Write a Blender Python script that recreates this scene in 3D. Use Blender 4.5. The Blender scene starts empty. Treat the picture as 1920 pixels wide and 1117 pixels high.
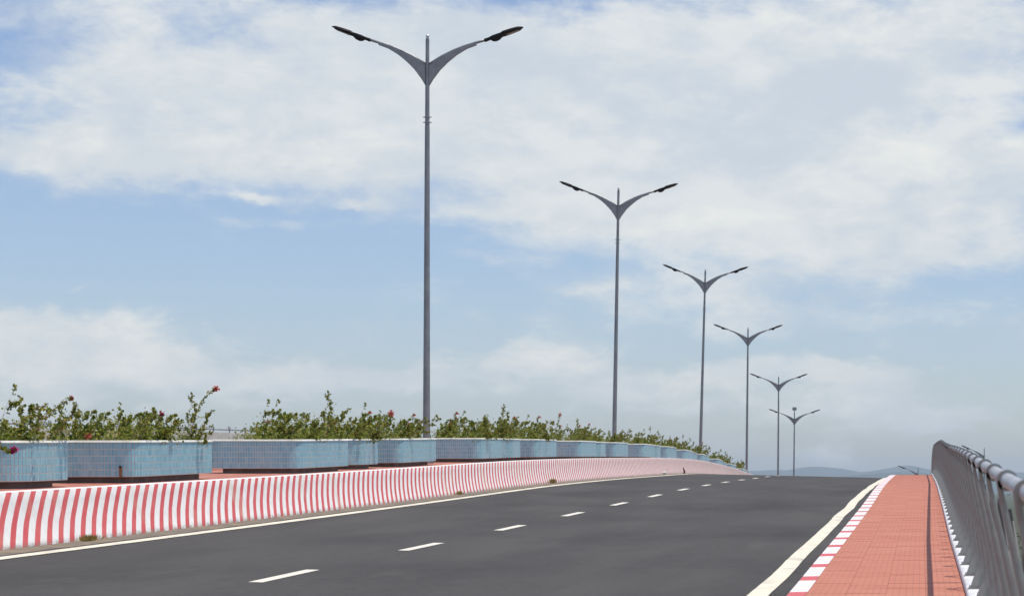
import bpy, math, random
from mathutils import Vector, Matrix, noise as mn

S = bpy.context.scene
COL = S.collection
PI = math.pi
ZC = 9.0                      # eye height above the low ground; all heights below are relative to the eye

# ------------------------------------------------------------------ camera
cd = bpy.data.cameras.new('camera'); cam = bpy.data.objects.new('camera', cd); COL.objects.link(cam)
cam.location = (0, 0, ZC); cam.rotation_euler = (PI/2, 0, 0)
cd.sensor_width = 36.0; cd.lens = 75.0
cd.shift_x = -(1746-960)/1920.0
cd.shift_y = (920-558.5)/1920.0
cd.clip_start = 0.1; cd.clip_end = 60000
cd.dof.use_dof = True; cd.dof.focus_distance = 46; cd.dof.aperture_fstop = 7.1
S.camera = cam

# ------------------------------------------------------------------ world sky with thin cloud
SKY_STRENGTH = 0.13
SUN_EL = math.radians(76); SUN_AZ = math.radians(99)      # high, from the right
w = bpy.data.worlds.new('World'); S.world = w; w.use_nodes = True
nt = w.node_tree; nt.nodes.clear()
def N(t, **k):
    n = nt.nodes.new(t)
    for a, b in k.items(): setattr(n, a, b)
    return n
def L(a, b): nt.links.new(a, b)
def M(op, a, b=None, c=None, clamp=False):
    n = N('ShaderNodeMath', operation=op); n.use_clamp = clamp
    for i, v in enumerate((a, b, c)):
        if v is None: continue
        if isinstance(v, (int, float)): n.inputs[i].default_value = v
        else: L(v, n.inputs[i])
    return n.outputs[0]
def smooth(v, a, b, lo=0.0, hi=1.0):
    n = N('ShaderNodeMapRange', interpolation_type='SMOOTHSTEP'); L(v, n.inputs[0])
    for i, x in enumerate((a, b, lo, hi)): n.inputs[i+1].default_value = x
    return n.outputs[0]
sky = N('ShaderNodeTexSky', sky_type='NISHITA'); sky.sun_disc = False
sky.sun_elevation = SUN_EL; sky.sun_rotation = SUN_AZ; sky.altitude = 0
sky.air_density = 1.0; sky.dust_density = 0.6; sky.ozone_density = 2.0
tc = N('ShaderNodeTexCoord'); sep = N('ShaderNodeSeparateXYZ'); L(tc.outputs['Generated'], sep.inputs[0])
dx, dy, dz = sep.outputs
az = M('ARCTAN2', dx, dy)
hz = M('SQRT', M('ADD', M('MULTIPLY', dx, dx), M('MULTIPLY', dy, dy)))
el = M('ARCTAN2', dz, hz)
def dirnoise(sx, sz, scale, detail, rough, off=0.0, dist=0.0):
    mp = N('ShaderNodeMapping'); L(tc.outputs['Generated'], mp.inputs[0])
    mp.inputs['Scale'].default_value = (sx, sx, sz); mp.inputs['Location'].default_value = (off, off*.7, off*.3)
    n = N('ShaderNodeTexNoise'); L(mp.outputs[0], n.inputs['Vector'])
    n.inputs['Scale'].default_value = scale; n.inputs['Detail'].default_value = detail
    n.inputs['Roughness'].default_value = rough; n.inputs['Distortion'].default_value = dist
    return n
nw = dirnoise(1, 1.7, 14, 7, .62, 3.1)          # warps the cloud outlines
sw = N('ShaderNodeSeparateXYZ'); L(nw.outputs['Color'], sw.inputs[0])
az2 = M('ADD', az, M('MULTIPLY', M('SUBTRACT', sw.outputs[0], .5), .06))
el2 = M('ADD', el, M('MULTIPLY', M('SUBTRACT', sw.outputs[1], .5), .032))
# cloud banks: direction of the centre, half sizes (all as bearings), weight
BANKS = [ # x, y, rx, ry, weight
 (250, 60, 620, 150, .6), (420, 205, 420, 60, .5), (760, 120, 420, 130, .55), (1250, 160, 620, 170, .8),
 (1750, 60, 420, 110, .8), (1250, 330, 560, 130, .75), (1700, 320, 420, 120, .8), (1500, 480, 460, 90, .6),
 (110, 285, 260, 52, .95), (560, 290, 330, 52, .8), (520, 378, 60, 12, .6), (680, 390, 50, 12, .35),
 (60, 680, 330, 90, .75), (430, 720, 260, 60, .45), (1050, 700, 330, 60, .55), (1550, 740, 420, 80, .4),
 (760, 700, 200, 40, .3), (130, 540, 60, 14, .4), (560, 430, 200, 14, .3), (1500, 600, 420, 40, .5),
 (1850, 480, 260, 30, .35), (1050, 400, 260, 24, .45), (1180, 545, 220, 30, .3), (1550, 860, 90, 25, .5), (1720, 790, 160, 26, .3)]
tot = None
for (bx, by, rx, ry, wt) in BANKS:
    ca = math.atan((bx-1746)/4000); ce = math.atan((920-by)/4000*math.cos(ca))
    a = M('DIVIDE', M('SUBTRACT', az2, ca), rx/4000*math.cos(ca)**2)
    b = M('DIVIDE', M('SUBTRACT', el2, ce), ry/4000*math.cos(ca))
    d = M('ADD', M('MULTIPLY', a, a), M('MULTIPLY', b, b))
    g = M('MULTIPLY', M('EXPONENT', M('MULTIPLY', d, -1.0)), wt)
    tot = g if tot is None else M('ADD', tot, g)
nd = dirnoise(1, 3.2, 9, 9, .6, 7.3, .4)        # broken veil, everywhere in the sky
nd2 = dirnoise(1, 2.0, 34, 8, .62, 1.3, .2)
cov = M('ADD', tot, M('MULTIPLY', M('SUBTRACT', nd.outputs[0], .5), 1.9))
cov = M('ADD', cov, M('MULTIPLY', M('SUBTRACT', nd2.outputs[0], .5), 1.1))
away = smooth(M('ABSOLUTE', M('ADD', az, .19)), .3, .8, 0.0, .38)     # elsewhere the same half cover goes on
up = smooth(el, .24, .5, 0.0, .38)
cov = M('ADD', cov, M('MAXIMUM', away, up))
WISPS = [(110,290,230,42,1.0),(560,285,300,40,.85),(515,376,42,10,.8),(680,392,34,10,.5),(80,650,330,62,1.15),(460,705,260,34,.75),(1010,680,170,32,.8),(740,700,160,26,.65),(300,760,500,26,.5),(1300,700,200,26,.5),
 (1560,715,230,44,.85),(1760,765,170,30,.6),(1250,760,260,24,.4),(1650,60,300,60,.6),(1700,310,260,60,.75),(1350,410,500,26,.5),(1730,800,90,18,.5),(1550,850,70,20,.55),(1850,575,50,18,.5),(130,542,34,9,.6),(310,210,30,16,.6),(1800,395,70,16,.6),(1460,560,300,22,.35),(1100,545,60,12,.45)]
t2 = None
for (bx, by, rx, ry, wt) in WISPS:
    ca = math.atan((bx-1746)/4000); ce = math.atan((920-by)/4000*math.cos(ca))
    a = M('DIVIDE', M('SUBTRACT', az2, ca), rx/4000*math.cos(ca)**2)
    b = M('DIVIDE', M('SUBTRACT', el2, ce), ry/4000*math.cos(ca))
    g = M('MULTIPLY', M('EXPONENT', M('MULTIPLY', M('ADD', M('MULTIPLY', a, a), M('MULTIPLY', b, b)), -1.0)), wt)
    t2 = g if t2 is None else M('ADD', t2, g)
nd3 = dirnoise(1, 2.4, 26, 9, .66, 11.7, .5)
c2_ = M('ADD', t2, M('MULTIPLY', M('SUBTRACT', nd3.outputs[0], .5), 2.0))
m2 = M('MULTIPLY', smooth(c2_, .20, .80, 0.0, .85), smooth(t2, .04, .25))
m1 = smooth(cov, .12, .95, 0.0, .93)
mask = M('SUBTRACT', 1.0, M('MULTIPLY', M('SUBTRACT', 1.0, m1), M('SUBTRACT', 1.0, m2)))
nc = dirnoise(1, 2.2, 11, 6, .55, 5.5)
cc = N('ShaderNodeMix', data_type='RGBA'); L(M('ADD', M('MULTIPLY', smooth(M('ADD', M('MULTIPLY', nc.outputs[0], .6), M('MULTIPLY', nd2.outputs[0], .4)), .38, .62), .8), M('MULTIPLY', m2, .25), None, True), cc.inputs[0])
cc.inputs[6].default_value = (4.95, 5.45, 5.95, 1); cc.inputs[7].default_value = (6.75, 6.85, 6.6, 1)
tint = N('ShaderNodeMix', data_type='RGBA', blend_type='MULTIPLY'); tint.inputs[0].default_value = 1
L(sky.outputs[0], tint.inputs[6]); tint.inputs[7].default_value = (.90, .905, 1.01, 1)
mx = N('ShaderNodeMix', data_type='RGBA'); L(mask, mx.inputs[0]); L(tint.outputs[2], mx.inputs[6]); L(cc.outputs[2], mx.inputs[7])
bg = N('ShaderNodeBackground'); bg.inputs[1].default_value = SKY_STRENGTH; L(mx.outputs[2], bg.inputs[0])
wo = N('ShaderNodeOutputWorld'); L(bg.outputs[0], wo.inputs[0])

# ------------------------------------------------------------------ sun
sl = bpy.data.lights.new('sun', 'SUN'); sl.energy = 3.8; sl.angle = math.radians(.53); sl.color = (1, .945, .86)
so = bpy.data.objects.new('sun', sl); COL.objects.link(so)
sdir = Vector((math.cos(SUN_EL)*math.sin(SUN_AZ), math.cos(SUN_EL)*math.cos(SUN_AZ), math.sin(SUN_EL)))
so.rotation_euler = sdir.to_track_quat('Z', 'Y').to_euler(); so.location = (20, 0, 60)
S.view_settings.view_transform = 'Standard'; S.view_settings.look = 'None'
S.view_settings.exposure = 0.0; S.view_settings.gamma = 1.0; S.view_settings.use_curve_mapping = False
S.cycles.max_bounces = 8; S.cycles.volume_bounces = 0; S.cycles.use_denoising = True

# ------------------------------------------------------------------ helpers
class MB:
    def __init__(s): s.v = []; s.f = []; s.m = []; s.uv = None
    def add(s, vs, fs, mi=0):
        o = len(s.v); s.v.extend(vs); s.f.extend([tuple(i+o for i in f) for f in fs]); s.m.extend([mi]*len(fs)); return s
    def box(s, x0, x1, y0, y1, z0, z1, mi=0):
        return s.add([(x0,y0,z0),(x1,y0,z0),(x1,y1,z0),(x0,y1,z0),(x0,y0,z1),(x1,y0,z1),(x1,y1,z1),(x0,y1,z1)],
              [(0,3,2,1),(4,5,6,7),(0,1,5,4),(1,2,6,5),(2,3,7,6),(3,0,4,7)], mi)
    def tube(s, pts, rad, n=8, caps=True, mi=0):
        pts = [Vector(p) for p in pts]; rings = []; o = len(s.v)
        if not hasattr(rad, '__len__'): rad = [rad]*len(pts)
        ref = None
        for i, p in enumerate(pts):
            t = (pts[min(i+1, len(pts)-1)]-pts[max(i-1, 0)]).normalized()
            if ref is None: ref = Vector((0,1,0)) if abs(t.y) < .9 else Vector((1,0,0))
            a = t.cross(ref).normalized(); b = a.cross(t).normalized(); ref = b
            for k in range(n):
                q = 2*PI*k/n; s.v.append(tuple(p+(a*math.cos(q)+b*math.sin(q))*rad[i]))
        for i in range(len(pts)-1):
            for k in range(n):
                s.f.append((o+i*n+k, o+i*n+(k+1)%n, o+(i+1)*n+(k+1)%n, o+(i+1)*n+k)); s.m.append(mi)
        if caps:
            s.f.append(tuple(o+k for k in range(n))[::-1]); s.m.append(mi)
            s.f.append(tuple(o+(len(pts)-1)*n+k for k in range(n))); s.m.append(mi)
        return s
    def prism(s, poly, y0, y1, mi=0):      # polygon in XZ extruded along Y
        n = len(poly); o = len(s.v)
        s.v += [(x, y0, z) for x, z in poly] + [(x, y1, z) for x, z in poly]
        for k in range(n): s.f.append((o+k, o+(k+1)%n, o+n+(k+1)%n, o+n+k)); s.m.append(mi)
        s.f.append(tuple(o+k for k in range(n))[::-1]); s.m.append(mi)
        s.f.append(tuple(o+n+k for k in range(n))); s.m.append(mi)
        return s
    def mesh(s, name, mats, smoothf=False, uvs=None):
        me = bpy.data.meshes.new(name); me.from_pydata(s.v, [], s.f)
        for m in (mats if isinstance(mats, (list, tuple)) else [mats]): me.materials.append(m)
        if max(s.m, default=0): me.polygons.foreach_set('material_index', s.m)
        if uvs:
            ul = me.uv_layers.new(name='UVMap')
            for lp in me.loops: ul.data[lp.index].uv = uvs[lp.vertex_index]
        me.update()
        if smoothf: me.polygons.foreach_set('use_smooth', [True]*len(me.polygons))
        return me
def smooth_angle(me, deg=40):
    me.polygons.foreach_set('use_smooth', [True]*len(me.polygons))
    me.set_sharp_from_angle(angle=math.radians(deg)); return me
def obj(name, me, parent=None, loc=None, rot=None, label=None, cat=None, group=None, kind=None):
    o = bpy.data.objects.new(name, me); COL.objects.link(o)
    if parent: o.parent = parent
    if loc: o.location = loc
    if rot: o.rotation_euler = rot
    if label: o['label'] = label
    if cat: o['category'] = cat
    if group: o['group'] = group
    if kind: o['kind'] = kind
    return o
def thing(name, label, cat, loc=(0,0,0), group=None):
    return obj(name, None, loc=loc, label=label, cat=cat, group=group)
def fix(me):
    import bmesh
    b = bmesh.new(); b.from_mesh(me); bmesh.ops.recalc_face_normals(b, faces=b.faces); b.to_mesh(me); b.free(); return me

# ------------------------------------------------------------------ materials
def newmat(name):
    m = bpy.data.materials.new(name); m.use_nodes = True
    t = m.node_tree; b = t.nodes['Principled BSDF']; return m, t, b
def mat(name, c1, c2=None, scale=8, rough=.6, metal=0, bump=0, bscale=None, stretch=(1,1,1), detail=6, spec=.5,
        c3=None, s3=1.0, lo=.35, hi=.65, r2=None):
    m, t, b = newmat(name)
    b.inputs['Roughness'].default_value = rough; b.inputs['Metallic'].default_value = metal
    b.inputs['Specular IOR Level'].default_value = spec
    b.inputs['Base Color'].default_value = (*c1, 1)
    tcn = t.nodes.new('ShaderNodeTexCoord'); mp = t.nodes.new('ShaderNodeMapping'); mp.inputs['Scale'].default_value = stretch
    t.links.new(tcn.outputs['Object'], mp.inputs[0])
    def nz(sc, d=detail, vec=mp.outputs[0]):
        n = t.nodes.new('ShaderNodeTexNoise'); n.inputs['Scale'].default_value = sc; n.inputs['Detail'].default_value = d
        t.links.new(vec, n.inputs['Vector']); return n.outputs[0]
    def rng(v, a, bb, lo_=0, hi_=1):
        n = t.nodes.new('ShaderNodeMapRange'); t.links.new(v, n.inputs[0])
        for i, x in enumerate((a, bb, lo_, hi_)): n.inputs[i+1].default_value = x
        return n.outputs[0]
    col = None
    if c2:
        x = t.nodes.new('ShaderNodeMix'); x.data_type = 'RGBA'; nn = nz(scale)
        t.links.new(rng(nn, lo, hi), x.inputs[0]); x.inputs[6].default_value = (*c1, 1); x.inputs[7].default_value = (*c2, 1)
        col = x.outputs[2]
        if r2: t.links.new(rng(nn, lo, hi, rough, r2), b.inputs['Roughness'])
    if c3:
        x = t.nodes.new('ShaderNodeMix'); x.data_type = 'RGBA'
        t.links.new(rng(nz(s3), .5, .72), x.inputs[0]); t.links.new(col, x.inputs[6]); x.inputs[7].default_value = (*c3, 1)
        col = x.outputs[2]
    if col: t.links.new(col, b.inputs['Base Color'])
    if bump:
        bn = t.nodes.new('ShaderNodeBump'); bn.inputs['Strength'].default_value = bump; bn.inputs['Distance'].default_value = .01
        t.links.new(nz(bscale or scale*4, 4, tcn.outputs['Object']), bn.inputs['Height']); t.links.new(bn.outputs[0], b.inputs['Normal'])
    return m
M_conc = mat('concrete', (.32,.30,.28), (.24,.225,.21), 3, .85, bump=.3, bscale=30)
M_plinth = mat('plinth_concrete', (.26,.245,.235), (.18,.17,.165), 5, .85, bump=.3, bscale=40)
M_dirt = mat('gutter_dirt', (.20,.17,.13), (.13,.115,.095), 6, .95, bump=.4, bscale=40, c3=(.27,.2,.12), s3=2.2)
M_paintcream = mat('cream_road_paint', (.77,.71,.565), (.65,.60,.48), 14, .7, lo=.45, hi=.8, c3=(.5,.47,.39), s3=2.0)
M_paintwhite = mat('white_road_paint', (.74,.70,.60), (.58,.55,.48), 12, .7, lo=.45, hi=.8)
M_kwhite = mat('white_kerb_paint', (.80,.79,.78), (.68,.665,.65), 9, .65, lo=.5, hi=.8, bump=.15, bscale=60)
M_kred = mat('red_kerb_paint', (.62,.10,.11), (.55,.13,.13), 9, .65, bump=.15, bscale=60)
M_galv = mat('galvanised_steel', (.33,.335,.34), (.25,.255,.265), 7, .5, .55, bump=.08, bscale=60, stretch=(1,1,.4))
M_arm = mat('galvanised_plate', (.33,.335,.345), (.26,.265,.275), 5, .55, .3)
M_black = mat('black_lamp_casing', (.010,.010,.011), (.016,.016,.017), 10, .6, spec=.25)
M_lens = mat('lamp_lens', (.15,.14,.135), (.12,.11,.105), 20, .25)
M_chrome = mat('bright_steel', (.72,.72,.74), None, rough=.2, metal=1)
M_post = mat('grey_rail_paint', (.35,.365,.34), (.27,.285,.265), 9, .5, .15, bump=.1, bscale=40, c3=(.27,.22,.2), s3=5)
M_dpost = mat('dark_rail_paint', (.10,.10,.10), (.075,.075,.075), 9, .6)
M_rail = mat('white_grey_rail_tube', (.50,.52,.545), (.40,.415,.44), 6, .45, .3, c3=(.34,.27,.22), s3=4)
M_soil = mat('soil', (.10,.075,.05), (.16,.12,.08), 12, 1)
M_rim = mat('white_rim', (.74,.75,.70), (.64,.64,.57), 5, .7, c3=(.46,.43,.33), s3=2.2)
M_grout = mat('tile_grout', (.82,.86,.80), (.72,.75,.68), 6, .8)
M_grass_g = mat('far_ground', (.035,.055,.025), (.06,.07,.035), .01, 1, c3=(.09,.085,.05), s3=.003)
M_stem = mat('woody_stem', (.20,.14,.09), (.30,.24,.15), 8, .8)
M_bag = mat('white_plastic', (.75,.76,.78), None, rough=.4)
M_rag = mat('dark_rag', (.05,.03,.03), (.25,.05,.04), 12, .9)
M_bark = mat('tree_bark', (.12,.09,.07), (.2,.16,.12), 6, .9)

# asphalt: fine aggregate, longitudinal wear, dusty patches towards the gutter
def asphalt():
    m, t, b = newmat('asphalt'); ln = t.links
    tcn = t.nodes.new('ShaderNodeTexCoord')
    def nz(sc, d, stretch=(1,1,1)):
        mp = t.nodes.new('ShaderNodeMapping'); mp.inputs['Scale'].default_value = stretch; ln.new(tcn.outputs['Object'], mp.inputs[0])
        n = t.nodes.new('ShaderNodeTexNoise'); n.inputs['Scale'].default_value = sc; n.inputs['Detail'].default_value = d
        n.inputs['Roughness'].default_value = .62; ln.new(mp.outputs[0], n.inputs['Vector']); return n.outputs[0]
    def rng(v, a, bb, lo=0, hi=1):
        n = t.nodes.new('ShaderNodeMapRange'); ln.new(v, n.inputs[0])
        for i, x in enumerate((a, bb, lo, hi)): n.inputs[i+1].default_value = x
        return n.outputs[0]
    def mix(f, a, c):
        x = t.nodes.new('ShaderNodeMix'); x.data_type = 'RGBA'; ln.new(f, x.inputs[0])
        for i, v in ((6, a), (7, c)):
            if isinstance(v, tuple): x.inputs[i].default_value = (*v, 1)
            else: ln.new(v, x.inputs[i])
        return x.outputs[2]
    c = mix(rng(nz(55, 3), .3, .7), (.043,.041,.039), (.085,.080,.076))
    c = mix(rng(nz(9, 6), .35, .7, 0, .45), c, (.105,.10,.095))
    c = mix(rng(nz(1.1, 5, (1,.10,1)), .42, .68, 0, .75), c, (.088,.082,.077))
    c = mix(rng(nz(.35, 5, (1,.45,1)), .45, .7, 0, .55), c, (.036,.034,.033))
    c = mix(rng(nz(.9, 6, (1.4,.3,1)), .6, .75, 0, .5), c, (.105,.095,.085))
    ln.new(c, b.inputs['Base Color']); b.inputs['Roughness'].default_value = .85; b.inputs['Specular IOR Level'].default_value = .2
    bn = t.nodes.new('ShaderNodeBump'); bn.inputs['Strength'].default_value = .5; bn.inputs['Distance'].default_value = .006
    ln.new(nz(70, 3), bn.inputs['Height']); ln.new(bn.outputs[0], b.inputs['Normal'])
    return m
M_asph = asphalt()

# slanted red and white stripes painted on the median wall: UV.x = metres along, UV.y = 0 foot .. 1 top
def stripes():
    m, t, b = newmat('striped_wall_paint'); ln = t.links
    uv = t.nodes.new('ShaderNodeUVMap'); uv.uv_map = 'UVMap'; sp = t.nodes.new('ShaderNodeSeparateXYZ'); ln.new(uv.outputs[0], sp.inputs[0])
    tcn = t.nodes.new('ShaderNodeTexCoord')
    def mth(op, a, bb=None):
        n = t.nodes.new('ShaderNodeMath'); n.operation = op
        for i, v in enumerate((a, bb)):
            if v is None: continue
            if isinstance(v, (int, float)): n.inputs[i].default_value = v
            else: ln.new(v, n.inputs[i])
        return n.outputs[0]
    def nz(sc, d):
        n = t.nodes.new('ShaderNodeTexNoise'); n.inputs['Scale'].default_value = sc; n.inputs['Detail'].default_value = d
        ln.new(tcn.outputs['Object'], n.inputs['Vector']); return n.outputs[0]
    def rng(v, a, bb, lo=0, hi=1):
        n = t.nodes.new('ShaderNodeMapRange'); ln.new(v, n.inputs[0])
        for i, x in enumerate((a, bb, lo, hi)): n.inputs[i+1].default_value = x
        return n.outputs[0]
    def mix(f, a, c):
        x = t.nodes.new('ShaderNodeMix'); x.data_type = 'RGBA'; ln.new(f, x.inputs[0])
        for i, v in ((6, a), (7, c)):
            if isinstance(v, tuple): x.inputs[i].default_value = (*v, 1)
            else: ln.new(v, x.inputs[i])
        return x.outputs[2]
    q = mth('SUBTRACT', sp.outputs[0], mth('MULTIPLY', sp.outputs[1], .86))
    q = mth('ADD', q, mth('MULTIPLY', mth('SUBTRACT', nz(1.3, 2), .5), .06))
    fr = mth('FRACT', mth('DIVIDE', q, .365))
    s = mth('MULTIPLY', rng(fr, .0, .03), rng(fr, .45, .48, 1, 0))
    top = rng(sp.outputs[1], .955, .96, 1, 0)          # a white margin along the top edge
    s = mth('MULTIPLY', s, top)
    white = mix(rng(nz(5, 5), .45, .8), (.84,.82,.785), (.74,.715,.68))
    red = mix(rng(nz(4, 5), .35, .7), (.60,.085,.085), (.66,.13,.12))
    c = mix(s, white, red)
    foot = mth('MULTIPLY', rng(sp.outputs[1], .0, .09, 1, 0), rng(nz(9, 6), .38, .6))
    c = mix(foot, c, (.30,.25,.19))
    run = nz(1.0, 1)
    n = t.nodes.new('ShaderNodeTexNoise'); n.inputs['Scale'].default_value = 1.4; n.inputs['Detail'].default_value = 7
    mp = t.nodes.new('ShaderNodeMapping'); mp.inputs['Scale'].default_value = (1,1,.18); ln.new(tcn.outputs['Object'], mp.inputs[0]); ln.new(mp.outputs[0], n.inputs['Vector'])
    c = mix(rng(n.outputs[0], .56, .72, 0, .35), c, (.62,.52,.36))
    far_tone = mth('MULTIPLY', rng(sp.outputs[0], 55, 125, 0, .62), rng(nz(.9, 5), .25, .6, .7, 1))  # wall colour turns darker and browner further along, unevenly
    c = mix(far_tone, c, (.33,.285,.235))
    ln.new(c, b.inputs['Base Color']); b.inputs['Roughness'].default_value = .6
    bn = t.nodes.new('ShaderNodeBump'); bn.inputs['Strength'].default_value = .25; bn.inputs['Distance'].default_value = .01
    ln.new(nz(30, 4), bn.inputs['Height']); ln.new(bn.outputs[0], b.inputs['Normal'])
    return m
M_stripe = stripes()

# glazed blue tile, every tile a slightly different shade
def island(name, stops, rough=.35, spec=.5, trans=None, dirt=None):
    m, t, b = newmat(name); ln = t.links
    g = t.nodes.new('ShaderNodeNewGeometry'); r = t.nodes.new('ShaderNodeValToRGB'); ln.new(g.outputs['Random Per Island'], r.inputs[0])
    while len(r.color_ramp.elements) < len(stops): r.color_ramp.elements.new(.5)
    for e, (p, c) in zip(r.color_ramp.elements, stops): e.position = p; e.color = (*c, 1)
    c = r.outputs[0]
    if dirt:
        tcn = t.nodes.new('ShaderNodeTexCoord'); n = t.nodes.new('ShaderNodeTexNoise'); n.inputs['Scale'].default_value = dirt[1]; n.inputs['Detail'].default_value = 6
        mp = t.nodes.new('ShaderNodeMapping'); mp.inputs['Scale'].default_value = dirt[2]
        ln.new(tcn.outputs['Object'], mp.inputs[0]); ln.new(mp.outputs[0], n.inputs['Vector'])
        mr = t.nodes.new('ShaderNodeMapRange'); ln.new(n.outputs[0], mr.inputs[0]); mr.inputs[1].default_value = .48; mr.inputs[2].default_value = .75; mr.inputs[4].default_value = dirt[3]
        x = t.nodes.new('ShaderNodeMix'); x.data_type = 'RGBA'; ln.new(mr.outputs[0], x.inputs[0]); ln.new(c, x.inputs[6]); x.inputs[7].default_value = (*dirt[0], 1)
        c = x.outputs[2]
    ln.new(c, b.inputs['Base Color']); b.inputs['Roughness'].default_value = rough; b.inputs['Specular IOR Level'].default_value = spec
    if trans:
        tr = t.nodes.new('ShaderNodeBsdfTranslucent'); ln.new(c, tr.inputs[0]); ms = t.nodes.new('ShaderNodeMixShader'); ms.inputs[0].default_value = trans
        out = t.nodes['Material Output']; ln.new(b.outputs[0], ms.inputs[1]); ln.new(tr.outputs[0], ms.inputs[2]); ln.new(ms.outputs[0], out.inputs[0])
    return m
M_tile = island('blue_glazed_tile', [(0, (.21,.52,.64)), (.5, (.26,.59,.70)), (1, (.34,.66,.76))], .3, .5, dirt=((.50,.60,.58), 2.2, (1,1,.35), .4))
M_leaf = island('bougainvillea_leaf', [(0, (.055,.09,.015)), (.3, (.14,.19,.025)), (.6, (.25,.30,.04)), (.86, (.42,.39,.07)), (1, (.38,.22,.10))], .5, .3, .4)
M_grassb = island('dry_grass_blade', [(0, (.07,.12,.02)), (.5, (.13,.16,.04)), (.8, (.22,.19,.08)), (1, (.25,.17,.08))], .7, .2, .3)
M_bract_r = island('red_bract', [(0, (.48,.06,.07)), (1, (.66,.17,.14))], .6, .2, .35)
M_bract_m = island('magenta_bract', [(0, (.45,.01,.16)), (1, (.60,.03,.26))], .6, .2, .35)
M_treeleaf = island('dark_tree_leaf', [(0, (.03,.06,.015)), (.6, (.06,.10,.03)), (1, (.11,.14,.05))], .5, .3, .3)
M_weed = island('dry_weed', [(0, (.18,.18,.04)), (.6, (.36,.27,.08)), (1, (.36,.2,.10))], .8, .2, .3)

# red-orange paving slabs with a fine grid pressed into each slab
def paver_mat():
    m, t, b = newmat('red_paving_slab'); ln = t.links
    tcn = t.nodes.new('ShaderNodeTexCoord'); oi = t.nodes.new('ShaderNodeNewGeometry')
    br = t.nodes.new('ShaderNodeTexBrick'); ln.new(tcn.outputs['UV'], br.inputs[0])
    br.offset = 0; br.inputs['Scale'].default_value = 1; br.inputs['Brick Width'].default_value = .055; br.inputs['Row Height'].default_value = .055
    br.inputs['Mortar Size'].default_value = .0045; br.inputs['Mortar Smooth'].default_value = .2
    br.inputs['Color1'].default_value = (1,1,1,1); br.inputs['Color2'].default_value = (1,1,1,1); br.inputs['Mortar'].default_value = (0,0,0,1)
    n = t.nodes.new('ShaderNodeTexNoise'); n.inputs['Scale'].default_value = 1.1; n.inputs['Detail'].default_value = 7; ln.new(tcn.outputs['Object'], n.inputs['Vector'])
    n.inputs['Roughness'].default_value = .65
    n2 = t.nodes.new('ShaderNodeTexNoise'); n2.inputs['Scale'].default_value = 26; n2.inputs['Detail'].default_value = 5; ln.new(tcn.outputs['Object'], n2.inputs['Vector'])
    def mix(f, a, c, k=None):
        x = t.nodes.new('ShaderNodeMix'); x.data_type = 'RGBA'
        if isinstance(f, float): x.inputs[0].default_value = f
        else: ln.new(f, x.inputs[0])
        for i, v in ((6, a), (7, c)):
            if isinstance(v, tuple): x.inputs[i].default_value = (*v, 1)
            else: ln.new(v, x.inputs[i])
        return x.outputs[2]
    def rng(v, a, bb, lo=0, hi=1):
        q = t.nodes.new('ShaderNodeMapRange'); ln.new(v, q.inputs[0])
        for i, xx in enumerate((a, bb, lo, hi)): q.inputs[i+1].default_value = xx
        return q.outputs[0]
    c = mix(rng(n.outputs[0], .3, .7), (.48,.165,.098), (.56,.23,.145))
    c = mix(rng(oi.outputs['Random Per Island'], 0, 1, 0, .35), c, (.42,.13,.09))
    c = mix(rng(n2.outputs[0], .66, .74, 0, .6), c, (.30,.10,.08))
    c = mix(rng(n2.outputs[0], .32, .26, 0, .55), c, (.72,.45,.33))
    c = mix(rng(br.outputs['Color'], 0, 1, .32, 0), c, (.26,.09,.07))
    ln.new(c, b.inputs['Base Color']); b.inputs['Roughness'].default_value = .8
    bn = t.nodes.new('ShaderNodeBump'); bn.inputs['Strength'].default_value = .6; bn.inputs['Distance'].default_value = .004
    ln.new(br.outputs['Color'], bn.inputs['Height']); ln.new(bn.outputs[0], b.inputs['Normal'])
    return m
M_pav = paver_mat()
M_pavbase = mat('paving_joint_sand', (.40,.15,.095), (.33,.12,.08), 20, .95)

# ------------------------------------------------------------------ alignment of the bridge
KN = [(-30,-2.2),(0,-1.515),(22.7,-.91),(35.2,-.60),(47.3,-.285),(59.4,.04),(71.1,.285),(84.1,.505),(95,.67),(105,.745),(112,.72),(120,.64),(128,.51),(134,.38),(146,.08),(158,-.3),(175,-1.15),(192,-2.4),(214,-4.3),(240,-6.2),(265,-7.8),(300,-8.6),(420,-8.8)]
def zc(y):
    k = 0
    while k < len(KN)-2 and y > KN[k+1][0]: k += 1
    (x0, a), (x1, b) = KN[k], KN[k+1]
    def sl(i):
        if i <= 0: return (KN[1][1]-KN[0][1])/(KN[1][0]-KN[0][0])
        if i >= len(KN)-1: return 0
        return (KN[i+1][1]-KN[i-1][1])/(KN[i+1][0]-KN[i-1][0])
    h = x1-x0; u = (y-x0)/h
    return ZC + a*(1+2*u)*(1-u)**2 + sl(k)*h*u*(1-u)**2 + b*u*u*(3-2*u) + sl(k+1)*h*u*u*(u-1)
CS = .022
def bend(y): return -max(0, y-205)**2/900
def road(x, y):                                  # surface height; the carriageways fall away from the median
    return zc(y) + CS*(-6.9-x) if x > -13.7 else zc(y) + CS*(-6.9+27.4+x)
def lerp(tab, y):
    if y <= tab[0][0]: return tab[0][1]
    for (a, p), (b, q) in zip(tab, tab[1:]):
        if y <= b: return p+(q-p)*(y-a)/(b-a)
    return tab[-1][1]
KO = [(0,-1.33),(21,-1.37),(45,-1.50),(95,-1.86),(130,-1.95)]      # kerb foot (road side)
def kout(y): return lerp(KO, y)
def kin(y): return kout(y)+lerp([(0,.20),(21,.20),(45,.24),(95,.29)], y)                                    # kerb top, walk side
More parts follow.
